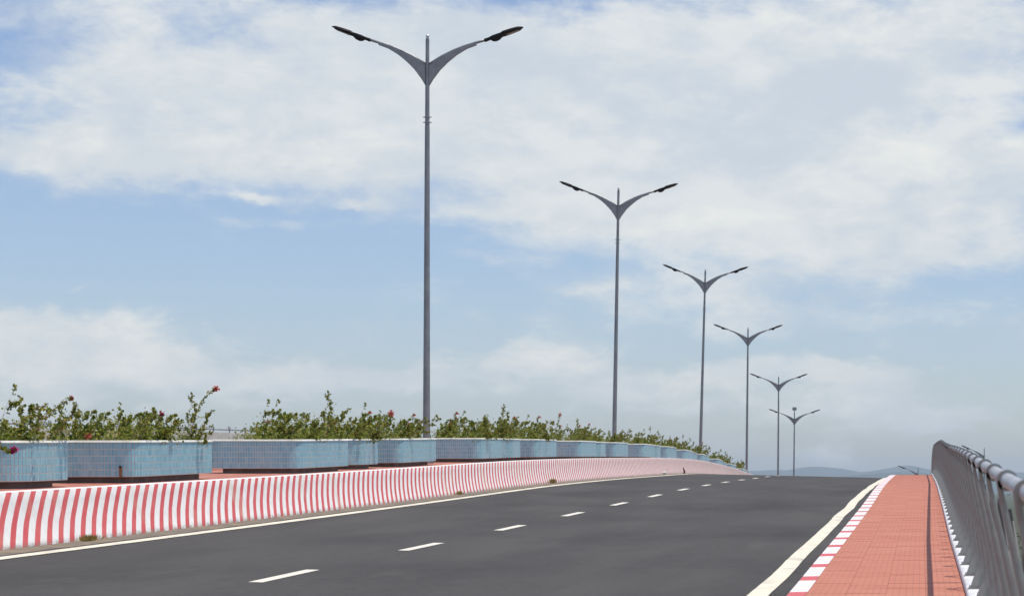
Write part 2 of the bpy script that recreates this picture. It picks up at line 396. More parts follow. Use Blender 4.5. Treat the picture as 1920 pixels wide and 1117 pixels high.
RB = [(0,.40),(20,.39),(30,.335),(45,.295),(65,.215),(95,.08),(130,.0)]
def rb(y): return lerp(RB, y)                                     # post feet
LB = -11.36                                                      # foot of median wall
def walk(y): return road(kout(y), y)+.15
def median(y): return road(LB, y)+.65
ROWS = [-14+ .7*i for i in range(int(134/.7)+1)]; y = ROWS[-1]
while y < 420: y += 2.5; ROWS.append(y)
def strip(name, cols, mats, y0=-14, y1=415, parent=None, kind='structure', uvf=None, smoothf=True, rows=None, **kw):
    """cols: functions y -> (x, z); a sheet across them, one row per station"""
    rs = rows or [q for q in ROWS if y0 <= q <= y1]
    b = MB(); n = len(cols); uv = []
    for q in rs:
        for j, c in enumerate(cols):
            x, z = c(q); b.v.append((x+bend(q), q, z))
            if uvf: uv.append(uvf(j, q))
    for i in range(len(rs)-1):
        for j in range(n-1):
            b.f.append((i*n+j, i*n+j+1, (i+1)*n+j+1, (i+1)*n+j)); b.m.append(0)
    me = b.mesh(name, mats, smoothf, uv or None)
    return obj(name, me, parent, kind=kind if not parent else None, **kw)

# ground, embankment walls, carriageways
g = MB(); g.add([(-11500,-2500,0),(11500,-2500,0),(11500,18500,0),(-11500,18500,0)], [(0,1,2,3)])
obj('ground', g.mesh('ground', M_grass_g), kind='structure')
strip('bridge_embankment', [lambda y:(-27.6, .0), lambda y:(-27.6, road(-27,y)+.0), lambda y:(-15.9, road(-15.9,y)-.25), lambda y:(LB, road(LB,y)-.25), lambda y:(-1.2, road(-1.2,y)-.25), lambda y:(.62, walk(y)-.12), lambda y:(.62, .0)], M_conc, smoothf=False)
xs = [LB-.05, -9.5, -8.2, -6.9, -5.4, -4, -2.7]
rd = strip('road', [(lambda y, x=x:(x, road(x,y))) for x in xs]+[lambda y:(kout(y)+.05, road(kout(y)+.05,y))], M_asph)
strip('opposite_road', [(lambda y, x=x:(x, road(x,y))) for x in (-25.8,-22,-19,-16)], M_asph)
# dirty gutter strip along the foot of the wall
gut = []
def gx(y): return LB+.44+.05*mn.noise(Vector((y*.7, 0, 0)))
strip('gutter_dirt', [lambda y:(LB-.02, road(LB,y)+.004), lambda y:(gx(y), road(gx(y),y)+.004)], M_dirt, parent=rd, rows=[-14+.35*i for i in range(420)])
# edge lines
def wob(y, s): return .022*mn.noise(Vector((y*.22, s, 0)))+.008*mn.noise(Vector((y*1.3, s, 5)))
REL = [(0,-1.70),(20,-1.73),(45,-1.84),(95,-2.03),(130,-2.1)]
def le(y, o): x = -10.70+o+wob(y, 3+o); return (x, road(x,y)+.008)
def re_(y, o): x = lerp(REL,y)+o+wob(y, 9)*1.3; return (x, road(x,y)+.008)
strip('edge_line', [lambda y: le(y,-.11), lambda y: le(y,.11)], M_paintcream, parent=rd, rows=[-14+.5*i for i in range(400)])
strip('edge_line', [lambda y: re_(y,-.105), lambda y: re_(y,.105)], M_paintcream, parent=rd, rows=[-14+.5*i for i in range(400)])
for k in range(-4, 20):
    yc = 22.8+6.1*k; ys = [yc-1.02+.34*i for i in range(7)]
    strip('lane_dash', [lambda y:(-6.975, road(-6.975,y)+.006), lambda y:(-6.825, road(-6.825,y)+.006)], M_paintwhite, parent=rd, rows=ys)

# median: wall with concave face, red paving on top
wall = strip('median_wall', [(lambda y, a=a, h=h:(LB-a, road(LB,y)+h)) for a, h in
      ((0,-.02),(.0,.02),(.036,.09),(.082,.19),(.127,.30),(.170,.42),(.208,.55),(.235,.685),(.247,.70),(.36,.703))], M_stripe, kind=None,
      uvf=lambda j, q:(q, (0,.03,.13,.27,.42,.6,.78,.953,.965,1)[j]))
wall['label'] = 'low curved median wall painted in slanting red and white stripes, beside the road'; wall['category'] = 'wall'
strip('median_paving', [lambda y:(-15.8, median(y)-.004), lambda y:(LB-.36, median(y)-.004)], mat('red_median_paving', (.45,.15,.10), (.36,.12,.085), 2, .85, c3=(.5,.3,.2), s3=3))
ow = strip('opposite_median_wall', [lambda y:(-15.8, median(y)+.001), lambda y:(-16.05, road(LB,y)-.05)], M_stripe, kind=None, uvf=lambda j, q:(q, 1-j))
ow.name = 'median_wall'; ow['label'] = 'far side median wall hidden behind the planters, facing the opposite carriageway'; ow['category'] = 'wall'

# walkway: kerb of separate stones, slabs, white rail kerb
kb = obj('kerb', None, kind='structure')
def stone(y0, y1, m):
    b = MB(); n = 3; prof = ((0,-.03),(.012,.118),(.03,.146),(None,.150),(None,-.03))
    for i in range(n+1):
        y = y0+(y1-y0)*i/n
        for a, h in prof: b.v.append(((kin(y) if a is None else kout(y)+a)+bend(y), y, road(kout(y),y)+h))
    p = len(prof)
    for i in range(n):
        for j in range(p-1): b.f.append((i*p+j, i*p+j+1, (i+1)*p+j+1, (i+1)*p+j)); b.m.append(0)
    b.f.append(tuple(range(p))); b.f.append(tuple(n*p+j for j in range(p))[::-1]); b.m += [0,0]
    obj('kerb_stone', fix(b.mesh('kerb_stone', m)), kb)
y = 1.93
while y < 125:
    j = random.Random(int(y*10)).uniform(-.03,.03)
    stone(y, y+.62+j, M_kred); stone(y+.625+j, y+1.41, M_kwhite); stone(y+1.416, y+2.2-.006, M_kwhite); y += 2.2
wk = strip('walkway', [lambda y:(kin(y)-.01, walk(y)-.0045), lambda y:(rb(y)-.06, walk(y)-.0045)], M_pavbase)
PS = .33
def slab(bm_, uvl, y, f0, f1, rnd):
    yy0, yy1 = y+.0008, y+PS-.0008; o = len(bm_.v)
    dz = rnd.uniform(-.0015,.0015)
    def X(q, f): return kin(q)+.003+(rb(q)-.07-kin(q)-.003)*f
    c = [(X(yy0,f0+.0006), yy0), (X(yy0,f1-.0006), yy0), (X(yy1,f1-.0006), yy1), (X(yy1,f0+.0006), yy1)]
    wv = .33
    for k, (x, q) in enumerate(c): bm_.v.append((x+bend(q), q, walk(q)+dz)); uvl.append(((0,wv,wv,0)[k], (0,0,wv,wv)[k]))
    for k, (x, q) in enumerate(c): bm_.v.append((x+bend(q), q, walk(q)-.0035)); uvl.append(((0,wv,wv,0)[k], (0,0,wv,wv)[k]))
    for f in ((0,1,2,3),(0,4,5,1),(1,5,6,2),(2,6,7,3),(3,7,4,0)): bm_.f.append(tuple(i+o for i in f)); bm_.m.append(0)
rnd = random.Random(5); nsl = 0; rest = MB(); ruv = []; y = 16.0; FR = [0,.25,.5,.75,1]
early = MB(); euv = []; q = 0
while q < 16.0-PS*.5:
    for k in range(4): slab(early, euv, 16.0-PS*(1+int(q/PS+.5)), FR[k], FR[k+1], rnd)
    q += PS
while y < 135:
    for k in range(4):
        if nsl < 300:
            b = MB(); u = []; slab(b, u, y, FR[k], FR[k+1], rnd); nsl += 1
            me = fix(b.mesh('paving_slab', M_pav, uvs=u)); obj('paving_slab', me, wk)
        else: slab(rest, ruv, y, FR[k], FR[k+1], rnd)
    y += PS
rest2 = MB(); rest2.v = rest.v+early.v; n0 = len(rest.v)
rest2.f = rest.f+[tuple(i+n0 for i in f) for f in early.f]; rest2.m = rest.m+early.m
o = obj('paving_slabs', fix(rest2.mesh('paving_slabs', M_pav, uvs=ruv+euv)), wk); o['kind'] = 'stuff'
strip('rail_kerb', [lambda y:(rb(y)-.068, walk(y)-.02), lambda y:(rb(y)-.066, walk(y)+.055), lambda y:(rb(y)-.05, walk(y)+.07), lambda y:(rb(y)+.095, walk(y)+.07), lambda y:(rb(y)+.10, walk(y)-.13)], M_kwhite)
strip('opposite_walkway', [lambda y:(-25.8, road(-25.8,y)-.01), lambda y:(-25.8, road(-25.8,y)+.55), lambda y:(-27.6, road(-25.8,y)+.57)], M_pavbase)

# ------------------------------------------------------------------ railing
def post_mesh():
    b = MB(); H = 1.20
    # centre line of the plate: foot, elbow, long inward lean, crook round the tube (local x: 0 = foot, inward is negative)
    cl = [(-.01,0,.048),(.020,.08,.047),(.054,.155,.044),(.068,.21,.040),(.064,.30,.034),(.028,.55,.025),(-.045,.90,.016),(-.098,1.16,.0125),(-.108,1.235,.011)]
    le_, ri = [], []
    for i, (x, z, w_) in enumerate(cl):
        a = cl[max(i-1,0)]; c = cl[min(i+1,len(cl)-1)]; t = Vector((c[0]-a[0], c[1]-a[1])).normalized()
        n = Vector((-t.y, t.x)); 
        if i == 0: n = Vector((-1,0))
        le_.append((x+n.x*w_, z+n.y*w_)); ri.append((x-n.x*w_, z-n.y*w_))
    poly = le_+ri[::-1]
    n = len(le_)
    T = .030
    C = .004; o = len(b.v); lays = []
    for yy, ins in ((-T, C), (-T+C*.8, 0), (T, 0)):
        lays.append(len(b.v))
        for i, (x, z, w_) in enumerate(cl):
            k = 1-ins/w_; b.v.append((x+(le_[i][0]-x)*k, yy, z+(le_[i][1]-z)*k))
        for i, (x, z, w_) in enumerate(cl):
            k = 1-ins/w_; b.v.append((x+(ri[i][0]-x)*k, yy, z+(ri[i][1]-z)*k))
    A, B_, D = lays
    for i in range(n-1):
        b.f += [(A+i,A+n+i,A+n+i+1,A+i+1),(D+i,D+i+1,D+n+i+1,D+n+i)]; b.m += [0]*2
        for p, q in ((A,B_),(B_,D)):
            b.f += [(p+i,p+i+1,q+i+1,q+i),(p+n+i,q+n+i,q+n+i+1,p+n+i+1)]; b.m += [0]*2
    for p, q in ((A,B_),(B_,D)): b.f += [(p,q,q+n,p+n),(p+n-1,p+2*n-1,q+2*n-1,q+n-1)]; b.m += [0]*2
    def flange(side, w0, y0, y1):
        o = len(b.v); m_ = len(cl)
        for i in range(m_):
            e = side[i]; cx_, cz_ = cl[i][0], cl[i][1]; k = w0/cl[i][2]
            f_ = (e[0]+(cx_-e[0])*k, e[1]+(cz_-e[1])*k)
            for (x, z) in (e, f_): b.v += [(x, y0, z), (x, y1, z)]
        for i in range(m_-1):
            p, q = o+4*i, o+4*(i+1)
            b.f += [(p,p+1,q+1,q),(p+2,q+2,q+3,p+3),(p,q,q+2,p+2),(p+1,p+3,q+3,q+1)]; b.m += [0]*4
        b.f += [(o,o+2,o+3,o+1),(q,q+1,q+3,q+2)]; b.m += [0,0]
    # crook: a hoop round the tube
    cx, cz = -.075, 1.235; k0 = 22; o = len(b.v)
    for k in range(k0):
        q = 2*PI*k/k0
        for (r, yy) in ((.0305,-T),(.044,-T),(.044,T),(.0305,T)): b.v.append((cx+r*math.cos(q), yy, cz+r*math.sin(q)))
    for k in range(k0):
        for j in range(4):
            b.f.append((o+4*k+j, o+4*k+(j+1)%4, o+4*((k+1)%k0)+(j+1)%4, o+4*((k+1)%k0)+j)); b.m.append(0)
    b.box(-.075,.075,-.05,.05,.0,.012)                 # foot plate
    for sx in (-.055,.055): b.tube([(sx,-.034,.01),(sx,-.034,.035)], .009, 6)
    return smooth_angle(fix(b.mesh('post', M_post)), 50)
def rtop(y): return rb(y)+lerp([(0,-.09),(20,-.075),(45,-.02),(66,.06),(95,.05)], y)
def lean(y): return (rtop(y)-(rb(y)+.02-.075))/1.18
pm = post_mesh()
def bay_mesh():
    b = MB(); r = .010
    for f, hh in ((.78,.95),(.36,.95)):
        for g_ in (-1, 1): b.tube([(.07,g_*f,.03),(.13,g_*f*.78,.24),(.045,0,hh)], r, 6)
    b.tube([(.07,0,.03),(.14,0,.24),(.03,0,1.02)], r, 6)
    b.prism([(.02,.80),(.05,.80),(.035,1.0),(.02,1.0)], -.07, .07)
    return fix(b.mesh('infill', M_dpost))
bm_ = bay_mesh()
rail = thing('railing', 'tall grey steel railing with curved posts and round top tube, right of the red walkway', 'railing', (rb(20), 20, walk(20)))
hb = MB(); hp = []
def rz(y): return walk(y)+.07+1.235
for q in [1+1.0*i for i in range(150)]: hp.append((rtop(q)+bend(q)-rb(20), q-20, rz(q)-walk(20)))
hb.tube(hp, .0295, 12); obj('handrail', hb.mesh('handrail', M_rail, True), rail)
y = 3.35
while y < 150:
    for (nm, me, yy) in (('post', pm, y), ('infill', bm_, y+.9)):
        o = obj(nm, me, rail, (rb(yy)+.02-rb(20), yy-20, walk(yy)+.07-walk(20)), (0, lean(yy), 0))
    y += 1.8
# the same railing on the far side of the bridge
rail2 = thing('railing', 'distant grey railing glimpsed between the two nearest long planters, across the opposite carriageway', 'railing', (-26.2, 75, road(-25.8,75)+.57))
hb = MB(); hb.tube([(0, q-75, road(-25.8,q)-road(-25.8,75)+1.40) for q in range(40, 131, 3)], .03, 8); obj('handrail', hb.mesh('handrail', M_rail, True), rail2)
y = 40
while y < 130:
    zz = road(-25.8,y)-road(-25.8,75)
    o = obj('post', pm, rail2, (-.07, y-75, zz+.02), (0, 0, PI)); o.scale = (1,1,1.17)
    y += 1.8
wb = strip('parapet', [lambda y:(-26.0, road(-25.8,y)+.30), lambda y:(-26.0, road(-25.8,y)+1.84), lambda y:(-26.15, road(-25.8,y)+1.85), lambda y:(-26.15, road(-25.8,y)+.30)], M_conc, y0=38, y1=132, kind=None)
wb['label'] = 'plain grey parapet across the opposite carriageway, seen past the bare corner of a planter'; wb['category'] = 'wall'

# ------------------------------------------------------------------ planters
def rrect(hx, hy, r, step):
    """points and normals round a rounded rectangle, spaced by step"""
    segs = []; out = []
    n1 = max(1, round((2*hx-2*r)/step)); n2 = max(1, round((2*hy-2*r)/step)); na = max(2, round(PI/2*r/step))
    def arc(cx, cy, a0):
        for i in range(na): a = a0+PI/2*i/na; out.append((cx+r*math.cos(a), cy+r*math.sin(a)))
    for i in range(n1): out.append((-hx+r+(2*hx-2*r)*i/n1, -hy))
    arc(hx-r, -hy+r, -PI/2)
    for i in range(n2): out.append((hx, -hy+r+(2*hy-2*r)*i/n2))
    arc(hx-r, hy-r, 0)
    for i in range(n1): out.append((hx-r-(2*hx-2*r)*i/n1, hy))
    arc(-hx+r, hy-r, PI/2)
    for i in range(n2): out.append((-hx, hy-r-(2*hy-2*r)*i/n2))
    arc(-hx+r, -hy+r, PI)
    return out
def ring_solid(pts, ipts, z0, z1, name, m, zi=None, tp=None):
    b = MB(); n = len(pts); zi = z1 if zi is None else zi
    b.v = [(x,y,z0) for x,y in pts]+[(x,y,z1) for x,y in (tp or pts)]+[(x,y,zi) for x,y in ipts]+[(x,y,z1-.12) for x,y in ipts]
    for k in range(n):
        j = (k+1)%n
        b.f += [(k,j,n+j,n+k),(n+k,n+j,2*n+j,2*n+k),(2*n+k,2*n+j,3*n+j,3*n+k)]; b.m += [0]*3
    b.f.append(tuple(range(n))[::-1]); b.m.append(0)
    return fix(b.mesh(name, m))
def planter_meshes(hx, hy, r):
    z0, z1 = .10, .655; pts = rrect(hx-.006, hy-.006, r, .0545); ip = rrect(hx-.09, hy-.09, max(.05, r-.09), .0545)
    n = len(pts)
    core = rrect(hx-.008, hy-.008, r, .06); sc = [(x*(hx-.09)/hx, y*(hy-.09)/hy) for x, y in core]
    shell = ring_solid(core, sc, z0, z1, 'shell', M_grout)
    rim_o = rrect(hx+.010, hy+.010, r, .06); rim_i = [(x*(hx-.085)/hx, y*(hy-.085)/hy) for x, y in rim_o]
    rim = ring_solid(rim_o, rim_i, z1+.001, z1+.034, 'rim', M_rim, None, [(x*(hx-.020)/hx, y*(hy-.020)/hy) for x, y in rim_o])
    tb = MB(); rows = 5; rh = (z1-z0-.004)/rows
    for k in range(n):
        j = (k+1)%n; a = Vector(pts[k]); c = Vector(pts[j]); t = c-a
        if t.length < .01: continue
        nn = Vector((t.y, -t.x)).normalized(); tn = t.normalized(); g = .0050
        a2 = a+tn*g+nn*.001; c2 = c-tn*g+nn*.001; a3 = a2+nn*.002; c3 = c2+nn*.002
        for q in range(rows):
            zl, zh = z0+.004+q*rh+.006, z0+.004+(q+1)*rh-.006
            tb.add([(a2.x,a2.y,zl),(c2.x,c2.y,zl),(c2.x,c2.y,zh),(a2.x,a2.y,zh),(a3.x,a3.y,zl+.001),(c3.x,c3.y,zl+.001),(c3.x,c3.y,zh-.001),(a3.x,a3.y,zh-.001)],
                   [(4,5,6,7),(0,1,5,4),(1,2,6,5),(2,3,7,6),(3,0,4,7)])
    tiles = tb.mesh('tile_cladding', M_tile)
    pl = rrect(hx-.2, hy-.2, max(.08, r-.15), .15); b = MB(); m_ = len(pl)
    b.v = [(x,y,-.03) for x,y in pl]+[(x,y,.10) for x,y in pl]
    for k in range(m_): b.f.append((k,(k+1)%m_,m_+(k+1)%m_,m_+k)); b.m.append(0)
    plinth = fix(b.mesh('plinth', M_plinth))
    sb = MB(); s_ = rrect(hx-.088, hy-.088, max(.05,r-.09), .15); sb.v = [(x,y,.60) for x,y in s_]; sb.f = [tuple(range(len(s_)))]; sb.m = [0]
    soil = sb.mesh('soil', M_soil)
    rg = random.Random(int(hy*100)); gb = MB()
    for i in range(int(hx*hy*750)):
        x = rg.uniform(-hx+.1, hx-.1); y_ = rg.uniform(-hy+.1, hy-.1)
        if mn.noise(Vector((x*2, y_*1.5, hy))) < -.12: continue
        h = rg.uniform(.05,.20); a = rg.uniform(0, PI); ww = rg.uniform(.003,.006); lx, ly = rg.gauss(.02,.03), rg.gauss(0,.03)
        c_, s2 = math.cos(a)*ww, math.sin(a)*ww
        gb.add([(x-c_,y_-s2,.6),(x+c_,y_+s2,.6),(x+lx*.4+c_*.7,y_+ly*.4+s2*.7,.6+h*.6),(x+lx*.4-c_*.7,y_+ly*.4-s2*.7,.6+h*.6),(x+lx,y_+ly,.6+h)], [(0,1,2,3),(3,2,4)])
    grass = gb.mesh('grass', M_grassb)
    return dict(shell=shell, rim=rim, tile_cladding=tiles, plinth=plinth, soil=soil, grass=grass)
PA = planter_meshes(.93, 1.88, .20); PB = planter_meshes(.80, .95, .42)
ORD = ['first','second','third','fourth','fifth','sixth','seventh','eighth','ninth','tenth','eleventh','twelfth','thirteenth','fourteenth','fifteenth','sixteenth','seventeenth','eighteenth']
def slope(y): return math.atan((zc(y+1)-zc(y-1))/2)
PLANTERS = []
def planter(P, y, label, group):
    t = thing('planter', label, 'planter', (-13.73, y, median(y)), group); t.rotation_euler = (slope(y), 0, 0)
    for nm, me in P.items():
        o = obj(nm, me, t)
        if nm in ('tile_cladding', 'grass'): o['kind'] = 'stuff'
    return t
As = [27.05, 36.28, 45.15, 53.45, 62.5, 71.2, 79.8, 88.4, 97.0, 105.6, 113.2, 121.4, 130, 138.5, 147]
Bs = [31.35, 49.3, 66.6, 84.2, 101.4, 117.3, 134.4]
for i, y in enumerate(As):
    extra = {0:'almost wholly beyond the left edge', 1:'rust streak at its corner', 2:'its dark plinth showing at both ends', 3:'just before the tallest lamp post'}.get(i, 'on the striped median')
    t = planter(PA, y, f'{ORD[i]} long blue tiled planter from the left, {extra}', 'long blue planters on the median')
    PLANTERS.append(('long', i, y, t))
for i, y in enumerate(Bs):
    extra = 'cut by the left edge' if i == 0 else 'wedged between long planters'
    t = planter(PB, y, f'{ORD[i]} short blue tiled planter from the left, {extra}', 'short blue planters on the median')
    PLANTERS.append(('short', i, y, t))
# drain spout with rust streak on the second long planter
sp = MB(); sp.box(-.024,.024,-.0025,.0,.09,.245); t1 = PLANTERS[1][3]
o = obj('rust_streak', sp.mesh('rust_streak', mat('rust', (.33,.17,.05), (.2,.12,.07), 30, .9)), t1, (.66, -1.8795, .012))
dp = MB(); dp.tube([(0,.02,0),(0,-.02,0)], .018, 8); obj('drain_hole', dp.mesh('drain_hole', M_black), t1, (.66, -1.885, .262))

# ------------------------------------------------------------------ bougainvillea
def leafquad(b, p, d, up, ln_, w_):
    d = d.normalized(); s = d.cross(up)
    if s.length < .05: s = Vector((1,0,0))
    s.normalize(); n = s.cross(d)
    m1 = p+d*ln_*.45
    b.add([tuple(p), tuple(m1+s*w_-n*w_*.25), tuple(p+d*ln_), tuple(m1-s*w_-n*w_*.25)], [(0,1,2),(0,2,3)])
def shrub(seed, H, nst, spread, leanx, dens, nfl, lsz=.036, bushy=.5):
    r = random.Random(seed); st = MB(); lf = MB(); fl = MB(); ends = []
    def rv(): return Vector((r.gauss(0,1), r.gauss(0,1), r.gauss(0,1))).normalized()
    def leaves(p, d, n, sz):
        for _ in range(n):
            dd = (d*.4+rv()+Vector((.25,0,.1))).normalized()
            leafquad(lf, p+rv()*.012, dd, rv(), sz*r.uniform(.7,1.5), sz*r.uniform(.35,.6))
    def branch(p, d, length, rad, lev, clear):
        n = 7; pts = [p.copy()]; c = p.copy(); dd = d.copy()
        for i in range(n):
            dd = (dd+rv()*.16+Vector((leanx*.10,0,-.02 if lev==0 else .03))).normalized()
            c = c+dd*(length/n); pts.append(c.copy()); f = (i+1)/n
            if f > clear:
                k = dens*(1.3-f*.75)*(.35 if lev == 0 else .6)
                k *= 1+1.2*mn.noise(c*9+Vector((seed,0,0)))
                leaves(c, dd, max(0, int(k+r.random())), lsz)
            if lev < 2 and r.random() < (.5 if lev == 0 else .28):
                bd = (dd+rv()*.9+Vector((leanx*.15,0,.25))).normalized()
                branch(c, bd, length*r.uniform(.22,.5)*(1-f*.4), rad*.6, lev+1, .15)
        st.tube(pts, [rad*(1-.7*i/n) for i in range(n+1)], 3, False)
        if lev < 2: ends.append((c, dd))
        leaves(c, dd, r.choice((2,3,5)), lsz)
    for k in range(nst):
        p = Vector((r.uniform(-1,1)*spread, r.uniform(-1,1)*spread, .58))
        l = H*(r.uniform(.35,.75) if r.random() < .68 else r.uniform(.85,1.15))
        branch(p, Vector((r.gauss(leanx*.45,.30), r.gauss(0,.3), 1)).normalized(), l, r.uniform(.003,.006), 0, r.uniform(.1,.5))
    for _ in range(int(bushy*1100)):                       # low growth close to the soil
        p = Vector((r.gauss(0,spread*.8), r.gauss(0,spread*.8), .60+abs(r.gauss(0,.15))))
        if mn.noise(p*6+Vector((seed*1.7,0,0))) < -.05: continue
        leafquad(lf, p, rv()+Vector((0,0,.4)), rv(), lsz*r.uniform(.7,1.4), lsz*r.uniform(.3,.6))
    ends.sort(key=lambda e: -e[0].z)
    for i in range(nfl):
        c, d = ends[min(len(ends)-1, int(r.random()*min(len(ends), 8)))]
        c = c+rv()*.02
        for _ in range(r.choice((12,18,26))):
            leafquad(fl, c+rv()*.028, rv(), rv(), .036*r.uniform(.7,1.2), .018)
    return st, lf, fl
VAR = []
specs = [(1,.62,9,.22,.55,2.6,0,.55),(2,.52,11,.26,.3,3.2,0,.8),(3,.72,8,.2,.8,2.4,1,.5),(4,.46,10,.28,.4,3.6,0,.95),(5,.66,10,.22,.2,2.8,1,.7),
         (6,.40,11,.30,.5,3.4,0,1.0),(7,.58,9,.26,.6,2.2,0,.45),(8,.78,7,.18,.35,2.8,0,.6)]
for s_ in specs:
    st, lf, fl = shrub(s_[0]*17, s_[1], s_[2], s_[3], s_[4], s_[5], s_[6], bushy=s_[7])
    VAR.append((st.mesh('stems', M_stem), lf.mesh('foliage', M_leaf), fl.mesh('flower', M_bract_r) if s_[6] else None))
LOOK = ['sparse arching','dense low','leaning red flowered','short rounded','upright with a red flower tip','low thick leafy','thin stemmed','tall wiry']
def put_shrub(v, loc, rz_, sc, label, group, tilt=0):
    t = thing('bougainvillea', label, 'shrub', loc, group); t.rotation_euler = (tilt, 0, rz_); t.scale = (sc, sc, sc)
    st, lf, fl = VAR[v]
    obj('stems', st, t); o = obj('foliage', lf, t); o['kind'] = 'stuff'
    if fl: obj('flower', fl, t)
    return t
rs = random.Random(11)
POS6 = ['front','middle','back']
for kind, i, y, t in PLANTERS:
    if kind == 'long':
        ny = 4 if y < 66 else 3; cells = [(sx, k) for sx in (-1, 1) for k in range(ny)]; hy, hx = 1.62, .46
    else:
        ny = 2; cells = [(sx, k) for sx in (-1, 1) for k in range(2)]; hy, hx = .62, .36
    for sx, k in cells:
        v = rs.randrange(8); f = (k+.5)/ny*2-1
        px = -13.73+sx*hx+rs.uniform(-.16,.16); py = y+f*hy+rs.uniform(-.15,.15)
        if kind == 'long' and ((i == 1 and f > .6) or (i == 2 and f < -.6 and sx < 0)): continue      # the bare corner where the far parapet shows
        sc = rs.uniform(.98,1.32)*(.85 if y > 75 else 1)
        side = 'road side' if sx > 0 else 'far side'
        where = (('front end','second along','third along','back end') if ny == 4 else ('front end','middle','back end'))[k] if kind == 'long' else ('front','back')[k]
        put_shrub(v, (px, py, median(py)+(1-sc)*.6), rs.uniform(-.7,.7), sc,
            f'{LOOK[v]} bougainvillea, {ORD[i]} {kind} planter, {side}, {where}', 'bougainvillea bushes in the planters')
# single long shoots that stand out in the photograph
def shoot(name_, pts, rad, fcol, label, nleaf=26, nfl=34, seed=1, fs=.05):
    r = random.Random(seed); pts = [Vector(p) for p in pts]; base = pts[0]; q = [p-base for p in pts]
    def cr(t):
        t = t*(len(q)-1); i = min(int(t), len(q)-2); u = t-i
        p0 = q[max(i-1,0)]; p1 = q[i]; p2 = q[i+1]; p3 = q[min(i+2,len(q)-1)]
        return .5*((2*p1)+(p2-p0)*u+(2*p0-5*p1+4*p2-p3)*u*u+(3*p1-p0-3*p2+p3)*u**3)
    pp = [cr(k/24) for k in range(25)]
    t = thing(name_, label, 'shrub', tuple(base), 'bougainvillea bushes in the planters')
    st = MB(); st.tube(pp, [rad*(1-.6*k/24) for k in range(25)], 4, False)
    for k in (8, 13, 17): 
        e = pp[k]+Vector((r.uniform(.02,.1), r.uniform(-.1,.1), r.uniform(.06,.14))); st.tube([pp[k], (pp[k]+e)/2+Vector((0,0,.02)), e], .0025, 3, False)
    lf = MB(); fl = MB()
    def rv(): return Vector((r.gauss(0,1), r.gauss(0,1), r.gauss(0,1))).normalized()
    for k in range(nleaf*3):
        f = r.random()**.8; p = cr(.25+.75*f)+rv()*.03; leafquad(lf, p, rv()+Vector((.3,0,.1)), rv(), .045*r.uniform(.6,1.1), .017)
    for k in range(nfl): leafquad(fl, pp[-1]+rv()*fs*r.random()**.5, rv(), rv(), .042*r.uniform(.7,1.1), .022)
    obj('stems', st.mesh('stems', M_stem), t); o = obj('foliage', lf.mesh('foliage', M_leaf), t); o['kind'] = 'stuff'
    obj('flower', fl.mesh('flower', fcol), t)
put_shrub(3, (-12.98, 37.5, median(37.5)+.22), .3, .62, 'small wiry bougainvillea clump alone at the back corner of the second long planter', 'bougainvillea bushes in the planters')
put_shrub(7, (-13.0, 37.3, median(37.3)+.06), .2, .9, 'thin tall bougainvillea stems beside the lone small clump, second long planter', 'bougainvillea bushes in the planters')
def P3(px, py, Y): return ((px-1746)/4000*Y, Y, ZC+(920-py)/4000*Y)
shoot('bougainvillea', [P3(-45,822,28.4), P3(-22,826,28.4), P3(0,838,28.4), P3(14,845,28.4), P3(27,843,28.4)], .006, M_bract_m, 'trailing leafy shoot with a magenta flower hanging over the planter at the left edge', 40, 46, 4, .045)
shoot('bougainvillea', [P3(352,822,37.2), P3(360,800,37.2), P3(373,764,37.2), P3(385,744,37.2), P3(404,729,37.2)], .007, M_bract_r, 'tall leaning shoot with a pink red flower tip, right end of the first bushy row', 26, 40, 7, .05)
shoot('bougainvillea', [P3(688,826,52.4), P3(700,806,52.4), P3(712,790,52.4), P3(724,780,52.4), P3(734,774,52.4)], .006, M_bract_r, 'leafy shoot with a large red flower just left of the tallest lamp post', 30, 60, 9, .075)
shoot('bougainvillea', [P3(60,826,33.5), P3(78,800,33.5), P3(98,772,33.5), P3(118,756,33.5), P3(134,746,33.5)], .006, M_bract_r, 'arching shoot leaning right with a small pink flower, near the left edge', 40, 22, 12, .035)
shoot('bougainvillea', [P3(282,825,35.3), P3(288,808,35.3), P3(295,792,35.3), P3(300,782,35.3), P3(303,775,35.3)], .005, M_bract_m, 'short shoot with a deep pink flower in the middle of the second long planter', 26, 22, 15, .035)
shoot('bougainvillea', [P3(120,822,34.2), P3(134,806,34.2), P3(148,808,34.2), P3(158,813,34.2), P3(166,817,34.2)], .005, M_bract_r, 'drooping shoot with dull red bracts over the rim between the first two planters', 40, 24, 18, .045)
shoot('bougainvillea', [P3(1040,822,70), P3(1043,808,70), P3(1046,795,70), P3(1048,785,70), P3(1050,777,70)], .006, M_bract_r, 'upright shoot with a red tip midway between the two nearest lamp posts', 20, 20, 21, .06)

